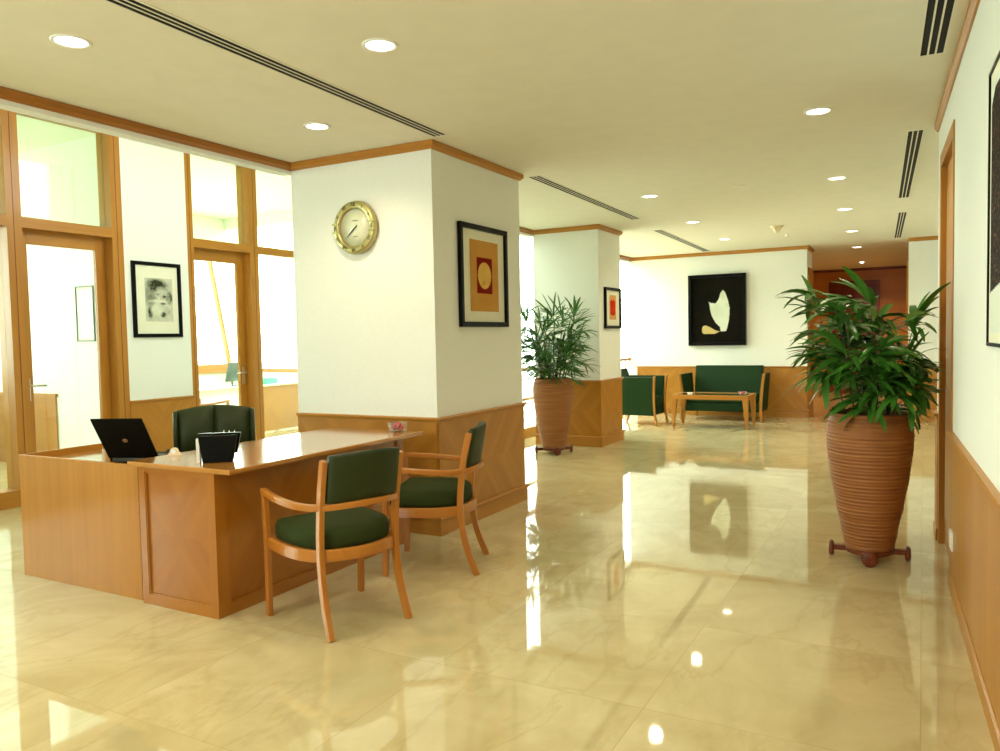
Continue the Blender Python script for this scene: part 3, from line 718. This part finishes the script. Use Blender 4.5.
def make_chair():
    r=empty('armchair',(0,0,0))
    # seat outline (facing +x)
    def arc(sc=1.0,rear=-.245):
        pts=[(.27,.275),(.27,.0),(.27,-.275),(.05,-.285),(-.10,-.262),(-.20,-.19),(rear,-.07),(rear,.07),(-.20,.19),(-.10,.262),(.05,.285)]
        return pts
    out=[(p.x,p.y) for p in bez([(x,y,0) for x,y in [(.265,.26),(.275,0),(.265,-.26)]],5)]
    out+=[(p.x,p.y) for p in bez([(x,y,0) for x,y in [(.245,-.275),(.05,-.285),(-.10,-.258),(-.20,-.18),(-.245,0),(-.20,.18),(-.10,.258),(.05,.285),(.245,.275)]],4)]
    m=MB(); cushion(m,[(x*.965,y*.955) for x,y in out],.425,.540,r=.035,crown=.012); m.build('seat',M['green'],r)
    path=[(.265,-.285,.408)]+[(x,y,.408) for x,y in [(p.x,p.y) for p in bez([(x,y,0) for x,y in [(.245,-.285),(.05,-.292),(-.10,-.268),(-.20,-.195),(-.252,0),(-.20,.195),(-.10,.268),(.05,.292),(.245,.285)]],5)]]+[(.265,.285,.408)]
    m=MB(); m.sweep(path,.022,.062,smooth=False); m.box(.245,-.285,.377,.268,.285,.439); m.build('seat_frame',M['chairw'],r,bevel=.003)
    # arm rail
    rp=bez([(.305,-.295,.690),(.10,-.318,.678),(-.08,-.300,.665),(-.20,-.235,.660),(-.275,-.12,.668),(-.298,0,.672),(-.275,.12,.668),(-.20,.235,.660),(-.08,.300,.665),(.10,.318,.678),(.305,.295,.690)],5)
    m=MB(); m.sweep(rp,.036,.034); m.build('arm_rail',M['chairw'],r,bevel=.007)
    for s in (-1,1):
        m=MB(); m.sweep(bez([(.285,s*.290,0),(.275,s*.292,.35),(.285,s*.294,.69)],5),.030,.036,up=(1,0,0),ws=None); m.build('leg',M['chairw'],r,bevel=.004)
        m=MB(); P=bez([(-.295,s*.235,0),(-.225,s*.228,.20),(-.195,s*.225,.42),(-.215,s*.226,.68),(-.262,s*.228,.905)],5)
        m.sweep(P,.030,.040,up=(1,0,0)); m.build('leg',M['chairw'],r,bevel=.004)
    # curved back pad
    rings=[]
    K=14
    for j,(z,th,dx) in enumerate(((.682,.018,0),(.690,.036,0),(.75,.046,-.006),(.85,.046,-.024),(.915,.040,-.040),(.930,.020,-.044))):
        ring=[]
        for k in range(K+1):
            y=-.205+.41*k/K; b=-.045*(1-(y/.205)**2); ring.append((-.235+b+dx-th/2,y,z+.012*(1-(y/.205)**2)*(z>.9)))
        for k in range(K,-1,-1):
            y=-.205+.41*k/K; b=-.045*(1-(y/.205)**2); ring.append((-.235+b+dx+th/2,y,z+.012*(1-(y/.205)**2)*(z>.9)))
        rings.append(ring)
    m=MB(); m.grid(rings,smooth=True); m.build('backrest',M['leather'],r)
    return r
ch=make_chair()
def placech(o,x,y,deg,lab): o.location=(x,y,0); o.rotation_euler=(0,0,math.radians(deg)); return tag(o,lab,'chair','visitor armchairs')
placech(ch,-2.785,3.245,160,'nearest wooden armchair with dark green seat, its back to the camera')
c2=copy_tree(ch); placech(c2,-2.84,4.29,202,'wooden armchair with dark green seat beside the near pillar')
c3=copy_tree(ch); placech(c3,-8.95,7.50,90,'wooden green armchair seen inside the office through the right glass door')
c4=copy_tree(ch); placech(c4,-8.6,3.95,200,'green armchair in the far left office, just inside the photo edge')

# executive chair
ex=empty('office_chair',(-4.62,4.02,0),math.radians(-41),'dark green high office chair with a two-panel back behind the reception desk','chair')
def pad(mb,y0,y1,top,z0=.62,xf=-.24,bulge=.03,K=8,slope=0):
    rings=[]
    for t,th in ((0,.02),(.06,.05),(.5,.075),(.92,.06),(1,.02)):
        ring=[]
        for k in range(K+1):
            y=y0+(y1-y0)*k/K; z=z0+(top(y)-z0)*t; e=1-abs(2*k/K-1)**4; ring.append((xf-.05-.25*(z-z0)*.5- (y*y)*-.25,y,z))
        for k in range(K,-1,-1):
            y=y0+(y1-y0)*k/K; z=z0+(top(y)-z0)*t; e=1-abs(2*k/K-1)**4; ring.append((xf-.05-.25*(z-z0)*.5+.25*y*y+th*(.45+.55*e),y,z))
        rings.append(ring)
    mb.grid(rings,smooth=True)
tp_=lambda y: 1.022-.45*y*y
m=MB(); pad(m,-.30,-.262,tp_); pad(m,-.264,.001,tp_); pad(m,-.001,.264,tp_); pad(m,.262,.30,tp_); m.build('backrest',M['leather'],ex)
m=MB(); cushion(m,[(.25*math.cos(t)*(1 if abs(math.cos(t))<.7 else 1.0)+.0,.27*math.sin(t)) for t in [2*PI*i/28 for i in range(28)]],.46,.56,r=.03,crown=.02); m.build('seat',M['leather'],ex)
m=MB(); m.lathe([(.025,.10),(.025,.30),(.035,.30),(.035,.46)],n=16); m.box(-.10,-.08,.44,.10,.08,.465); m.sweep([(-.08,0,.455),(-.27,0,.47),(-.33,0,.68)],.06,.02,up=(0,1,0)) ; m.build('gas_column',M['blackm'],ex)
for i in range(5):
    a=2*PI*i/5; m=MB(); m.sweep([(.02*math.cos(a),.02*math.sin(a),.11),(.29*math.cos(a),.29*math.sin(a),.075)],.04,.03); 
    lg=m.build('leg',M['blackm'],ex)
    m=MB(); m.grid([[(.28*math.cos(a)+w*-math.sin(a)+.028*math.cos(2*PI*k/12)*math.cos(a),.28*math.sin(a)+w*math.cos(a)+.028*math.cos(2*PI*k/12)*math.sin(a),.029+.028*math.sin(2*PI*k/12)) for k in range(12)] for w in (-.02,.02)]); m.build('caster',M['black'],lg)
for s in (-1,1):
    m=MB(); m.sweep(bez([(.05,s*.25,.48),(.06,s*.31,.55),(.05,s*.315,.70)],4),.03,.03,up=(1,0,0)); m.sweep([(-.14,s*.315,.71),(.14,s*.315,.72)],.05,.025); m.build('armrest',M['blackm'],ex,bevel=.004)

# ------------------------------------------------------------------ lounge group
def tapered_leg(mb,x,y,z1,dx,dy,w0=.03,w1=.05):
    rings=[]
    for t in (0,1): 
        w=w0+(w1-w0)*t; cx=x+dx*(1-t);cyy=y+dy*(1-t)
        rings.append([(cx-w/2,cyy-w/2,z1*t),(cx+w/2,cyy-w/2,z1*t),(cx+w/2,cyy+w/2,z1*t),(cx-w/2,cyy+w/2,z1*t)])
    mb.grid(rings,smooth=False)
def make_lounge(w,name,label,cat,loc,rz,depth=.72):
    """facing -y, centre at x=0, back at y=+depth/2"""
    r=empty(name,loc,rz,label,cat); d=depth/2
    # seat
    m=MB(); m.box(-w/2+.06,-d+.04,.30,w/2-.06,d-.10,.46); m.build('seat',M['green2'],r,bevel=.03)
    m=MB(); m.box(-w/2+.05,-d+.05,.16,w/2-.05,d-.06,.30); m.build('seat_base',M['green2'],r,bevel=.01)
    # back leaning
    m=MB(); bw=w/2-.08
    m.prism([(d-.16,.40),(d-.06,.16),(d-.0,.16),(d+.03,.93),(d-.05,.93)],lambda u,v,q:(-bw+q,u,v),2*bw); m.build('backrest',M['green2'],r,bevel=.015)
    for s in (-1,1):
        m=MB()
        ring=lambda y:[(s*(w/2-.06),y,.16),(s*(w/2-.015),y,.16),(s*(w/2+.035),y,.80),(s*(w/2-.015),y,.805)]
        m.grid([ring(-d+.03),ring(-d+.3),ring(d-.02)],smooth=False); m.build('arm_panel',M['green2'],r,bevel=.012)
        m=MB(); m.sweep(bez([(s*(w/2+.01),-d-.02,0),(s*(w/2-.012),-d+.015,.22),(s*(w/2+.005),-d+.02,.5),(s*(w/2+.045),-d-.005,.815)],5),.030,.045,up=(1,0,0)); m.build('leg',M['oak_pl'],r,bevel=.004)
        m=MB(); tapered_leg(m,s*(w/2-.10),d-.08,.17,s*.02,.05,.025,.04); m.build('leg',M['oak_pl'],r)
    return r
make_lounge(1.34,'sofa','dark green two-seat sofa with wooden front legs below the black painting','sofa',(-3.04,13.80,0),0,.70)
make_lounge(.62,'lounge_chair','green upholstered tub armchair with wooden legs left of the coffee table','armchair',(-4.22,12.72,0),math.radians(90),.70)
make_lounge(.62,'lounge_chair','second green armchair mostly hidden behind the nearer one by the window','armchair',(-4.45,13.62,0),math.radians(75),.66) if False else None
ct=empty('coffee_table',(-2.975,12.66,0),0,'low beech coffee table with dark glass inset before the sofa','table')
m=MB(); W2,D2=.605,.32
m.box(-W2,-D2,.455,W2,-D2+.05,.525); m.box(-W2,D2-.05,.455,W2,D2,.525); m.box(-W2,-D2+.05,.455,-W2+.05,D2-.05,.525); m.box(W2-.05,-D2+.05,.455,W2,D2-.05,.525); m.build('table_frame',M['oak_pl'],ct,bevel=.004)
m=MB(); m.box(-W2+.05,-D2+.05,.505,W2-.05,D2-.05,.519); m.build('glass_top',M['tglass'],ct)
for sx in (-1,1):
    for sy in (-1,1):
        m=MB(); tapered_leg(m,sx*(W2-.045),sy*(D2-.04),.46,sx*.02,sy*.01,.035,.085); m.build('leg',M['oak_pl'],ct,bevel=.004)
bowl((-2.49,12.52,.527),.062,'small glass bowl of red sweets on the coffee table',18)
at=empty('ashtray',(-3.30,12.45,.519),0,'small white ashtray on the left of the coffee table','ashtray')
m=MB(); m.lathe([(.0,0),(.035,0),(.045,.035),(.038,.035),(.03,.01),(0,.01)],n=24); m.build('dish',M['white'],at)

# ------------------------------------------------------------------ pots and palms
def palm(loc,rz,lab,seed,fol_r,stand_lab,xmax=9,ymax=99,canes=20,lw=.032,hmax=.72,nf=5,els=(.0,.8),ll=(.22,.34),dr=(.05,.16)):
    r=empty('potted_palm',loc,0,lab,'potted plant'); random.seed(seed)
    Z0=.075
    prof=[(.0,Z0),(.145,Z0),(.150,Z0+.01)]
    # ribbed body
    ctrl=[(0,.150),(.12,.170),(.30,.205),(.5,.238),(.68,.258),(.78,.262),(.86,.250),(.90,.235)]
    def rad(t):
        for (a,ra),(b,rb) in zip(ctrl,ctrl[1:]):
            if a<=t<=b: q=(t-a)/(b-a); q=q*q*(3-2*q)*.5+q*.5; return ra+(rb-ra)*q
        return ctrl[-1][1]
    n=190
    for i in range(n+1):
        t=.9*i/n; prof.append((rad(t)+.0026*math.sin(i*2*PI/5.0)+.0015*math.sin(i*.9),Z0+.01+t*.96))
    zt=Z0+.01+.9*.96
    prof+=[(.238,zt+.004),(.240,zt+.014),(.228,zt+.020),(.212,zt+.014),(.210,zt-.04)]
    m=MB(); m.lathe(prof,n=64); m.build('pot',M['terra'],r)
    m=MB(); m.lathe([(0.001,zt-.02),(.10,zt-.015),(.212,zt-.03)],n=32,caps=False); m.build('soil',M['soil'],r)
    st=MB(); lf=MB()
    def leaflet(o,d,L,w,droop,roll):
        d=d.normalized(); sd=d.cross(Vector((0,0,1)))
        if sd.length<.05: sd=Vector((1,0,0))
        sd.normalize(); up=sd.cross(d); sd=(sd*math.cos(roll)+up*math.sin(roll)).normalized(); nrm=sd.cross(d).normalized()
        n0=len(lf.v); segs=6; p=Vector(o); dd=d.copy()
        prof_=[.3,.8,1,1,.92,.75,.25]
        for i in range(segs+1):
            ww=w*prof_[i]/2
            lf.v+= [tuple(p-sd*ww+nrm*ww*.35),tuple(p),tuple(p+sd*ww+nrm*ww*.35)]
            dd=(dd+Vector((0,0,-droop))).normalized(); p=p+dd*(L/segs)
        for i in range(segs):
            a=n0+i*3; lf.face((a,a+1,a+4,a+3),None,True); lf.face((a+1,a+2,a+5,a+4),None,True)
    def okp(p): return (loc[0]+p.x*math.cos(rz)-p.y*math.sin(rz))<xmax and (loc[1]+p.x*math.sin(rz)+p.y*math.cos(rz))<ymax
    for c in range(canes):
        a=2.4*c+random.uniform(-.4,.4); q=.15*math.sqrt(random.random()); hgt=.10+hmax*((c*7)%canes+.5)/canes
        lean=.12+.25*random.random(); b=Vector((q*math.cos(a),q*math.sin(a),zt-.03)); top=b+Vector((math.cos(a)*lean*hgt,math.sin(a)*lean*hgt,hgt))
        P=bez([b,(b+top)/2+Vector((0,0,.02)),top],4); st.sweep(P,.012,.012,up=(1,0,.01),round_=6)
        for f in range(nf):
            last=f>=nf-2
            t=1 if last else random.uniform(.45,.95)
            o=b+(top-b)*t; fa=a+random.uniform(-2.0,2.0)
            el=random.uniform(*els) if not last else random.uniform(.5,1.35)
            pd=Vector((math.cos(fa)*math.cos(el),math.sin(fa)*math.cos(el),math.sin(el)))
            pl=random.uniform(.06,.19)
            tip=o+pd*pl
            if not okp(tip+pd*.1): continue
            st.sweep([o,o+pd*pl*.5+Vector((0,0,.008)),tip],.005,.005,up=(.3,.2,1),round_=5)
            k=random.choice([6,7,8]); spread=random.uniform(1.8,2.9)
            sd=pd.cross(Vector((0,0,1))).normalized()
            for j in range(k):
                an=-spread/2+spread*j/(k-1)+random.uniform(-.08,.08)
                u2=sd.cross(pd).normalized(); side=(sd+u2*random.uniform(-.35,.35)).normalized()
                dv=pd*math.cos(an)+side*math.sin(an)
                L=random.uniform(*ll)*(1-.12*abs(an))
                if not okp(tip+dv.normalized()*L*1.02): continue
                leaflet(tip,dv,L,lw*random.uniform(.75,1.2),random.uniform(*dr),random.uniform(-.6,.6))
    st.build('cane_stems',M['stem'],r); lf.build('foliage',M['leaf'],r)
    # stand
    s=empty('plant_stand',loc,rz,stand_lab,'plant stand')
    m=MB(); m.lathe([(.0,.042),(.14,.042),(.145,.048),(.145,.070),(.14,.074),(0,.074)],n=32); m.build('hub',M['darkwood'],s)
    for i in range(4):
        a=i*PI/2; d=Vector((math.cos(a),math.sin(a),0)); m=MB(); m.sweep([d*.05+Vector((0,0,.057)),d*.225+Vector((0,0,.057))],.045,.034); arm=m.build('arm',M['darkwood'],s,bevel=.004)
        m=MB(); t=Vector((-math.sin(a),math.cos(a),0)); n_=20
        m.grid([[d*(.228+w)+t*(rr*math.cos(2*PI*k/n_))+Vector((0,0,.05+rr*math.sin(2*PI*k/n_))) for k in range(n_)] for w,rr in ((-.016,.038),(-.008,.05),(.008,.05),(.016,.038),(.017,.012))],smooth=True); m.build('wheel',M['darkwood'],arm)
    return r
palm((-.305,5.60,0),math.radians(4),'large fan palm in tall ribbed terracotta pot near the right wall',11,.50,'dark wooden wheeled stand under the large palm pot near the right wall',canes=17,lw=.042,hmax=.60,xmax=.10,nf=5,els=(.0,.8),ll=(.24,.36),dr=(.08,.25))
palm((-4.19,9.09,0),math.radians(35),'smaller-looking fan palm in ribbed terracotta pot before the far pillar',23,.50,'dark wooden wheeled stand under the palm pot before the far pillar',canes=24,ymax=9.73,lw=.026,hmax=.72,nf=5,els=(-.3,.7),ll=(.22,.33),dr=(.02,.12))

# ------------------------------------------------------------------ office furniture behind glass
od=empty('office_desk',(-10.1,9.6,0),0,'desk with diamond veneer front, top and left part painted daylight-white, inside the office behind the right glass','desk')
m=MB(); m.box(-.4,-1.6,.77,.5,.95,.80); m.build('desk_top',M['cream'],od,bevel=.004)  # pale colour paints in the daylight on the top
m=MB(); diag_panel(m,(.44,-.65),(.44,.25),0.02,.77,style='x'); diag_panel(m,(.44,.25),(.44,.90),0.02,.77,style='x'); m.build('front_panel',M['oak'],od)
m=MB(); m.box(.38,-1.5,0,.43,-.66,.77); m.build('side_panel',M['white'],od)  # left part of the front, white paints in daylight washing out the wood
m=MB(); m.box(.38,.90,0,.46,.94,.77,grain=2); m.box(-.38,.90,0,-.33,.94,.77,grain=2); m.build('leg',M['oak'],od)
mo=empty('computer_monitor',(-10.05,9.12,.80),math.radians(-75),'thin dark computer monitor seen edge-on on the office desk','monitor')
m=MB(); m.box(-.09,-.07,0,.09,.07,.012); m.build('stand_foot',M['steel'],mo)
m=MB(); m.box(-.015,.01,.01,.015,.03,.16); m.build('stand_neck',M['steel'],mo)
m4=Matrix.Rotation(-.25,4,'X'); m=MB(); m.box(-.2,-.012,.08,.2,.012,.40,mat=m4); m.build('screen_housing',M['steel'],mo,bevel=.004)
for i,(x,y,w,l) in enumerate(((-9.85,9.35,.16,'teal plastic tray on the office desk, left one'),(-9.85,9.72,.13,'teal plastic box on the office desk, right one'))):
    t=empty('desk_tray',(x,y,.80),0,l,'tray'); m=MB()
    m.box(-.12,-w,0,.12,w,.012); m.box(-.12,-w,.012,-.11,w,.09); m.box(.11,-w,.012,.12,w,.07); m.box(-.11,-w,.012,.11,-w+.01,.09); m.box(-.11,w-.01,.012,.11,w,.09); m.build('tray_body',M['teal'],t)
cb=empty('storage_cabinet',(-11.6,4.2,0),0,'low wooden cabinet in the far left office by the windows','cabinet')
m=MB(); m.box(-.3,-.9,0,.3,.9,.88); m.build('cabinet_body',M['oak'],cb,bevel=.004)
for s in (0,1):
    m=MB(); m.box(.3,-.88+s*.89,.06,.315,-.01+s*.89,.86); dr=m.build('cabinet_door',M['oak_pl'],cb)
    m=MB(); m.box(.315,-.08+s*.10,.45,.33,-.07+s*.10,.57); m.build('door_handle',M['metal'],dr)

# ------------------------------------------------------------------ light
w=bpy.data.worlds.new('World'); SC.world=w; w.use_nodes=True
bg=w.node_tree.nodes['Background']; bg.inputs[0].default_value=(.95,1,.94,1); bg.inputs[1].default_value=14.5
def portal(name,loc,rot,sx,sy):
    l=bpy.data.lights.new(name,'AREA'); l.shape='RECTANGLE'; l.size=sx; l.size_y=sy; l.cycles.is_portal=True
    o=bpy.data.objects.new(name,l); C.objects.link(o); o.location=loc; o.rotation_euler=rot
portal('portal_office',(-12.1,4.25,2.26),(0,-PI/2,0),2.32,14.5)
portal('portal_lounge',(WX+.08,10.76,2.0),(0,-PI/2,0),3.7,8.5)
portal('portal_back',(-3.3,-2.98,1.87),(PI/2,0,0),1.8,1.95)
def spot(x,y,e,col=(1,.86,.62),z=H-.03,size=2.5):
    l=bpy.data.lights.new('downlight_or_fill','SPOT'); l.energy=e; l.color=col; l.spot_size=size; l.spot_blend=.7; l.shadow_soft_size=.07
    o=bpy.data.objects.new('downlight_or_fill',l); C.objects.link(o); o.location=(x,y,z); return o
LE=45
for x,y in LIGHTS:
    spot(x,y,LE*(.4 if y>15 else 1))
for x,y in ((-2.3,.8),(-.6,3.0),(-.6,.6),(-3.7,.4)): spot(x,y,LE)
spot(-1.177,18.774,160,(1,.70,.32)); spot(-2.6,17.5,110,(1,.70,.32))  # second spot has no fitting, added to warm and brighten the corridor

# camera
cam=bpy.data.cameras.new('camera'); co=bpy.data.objects.new('camera',cam); C.objects.link(co); SC.camera=co
f,yaw,pitch,roll=775.3,.4997,.0483,-.0202
cam.sensor_fit='HORIZONTAL'; cam.sensor_width=36; cam.lens=f*36/1000; cam.clip_start=.05; cam.clip_end=200
cyw,syw=math.cos(yaw),math.sin(yaw); cp,sp=math.cos(pitch),math.sin(pitch)
F=Vector((-syw*cp,cyw*cp,-sp)); R0=Vector((cyw,syw,0)); U0=R0.cross(F)
Rr=R0*math.cos(roll)+U0*math.sin(roll); Uu=-R0*math.sin(roll)+U0*math.cos(roll)
co.matrix_world=Matrix(((Rr.x,Uu.x,-F.x,0),(Rr.y,Uu.y,-F.y,0),(Rr.z,Uu.z,-F.z,1.5),(0,0,0,1)))
vs=SC.view_settings; SC.display_settings.display_device='sRGB'; vs.view_transform='Standard'; vs.look='None'; vs.gamma=1; vs.use_curve_mapping=False; vs.exposure=0.0
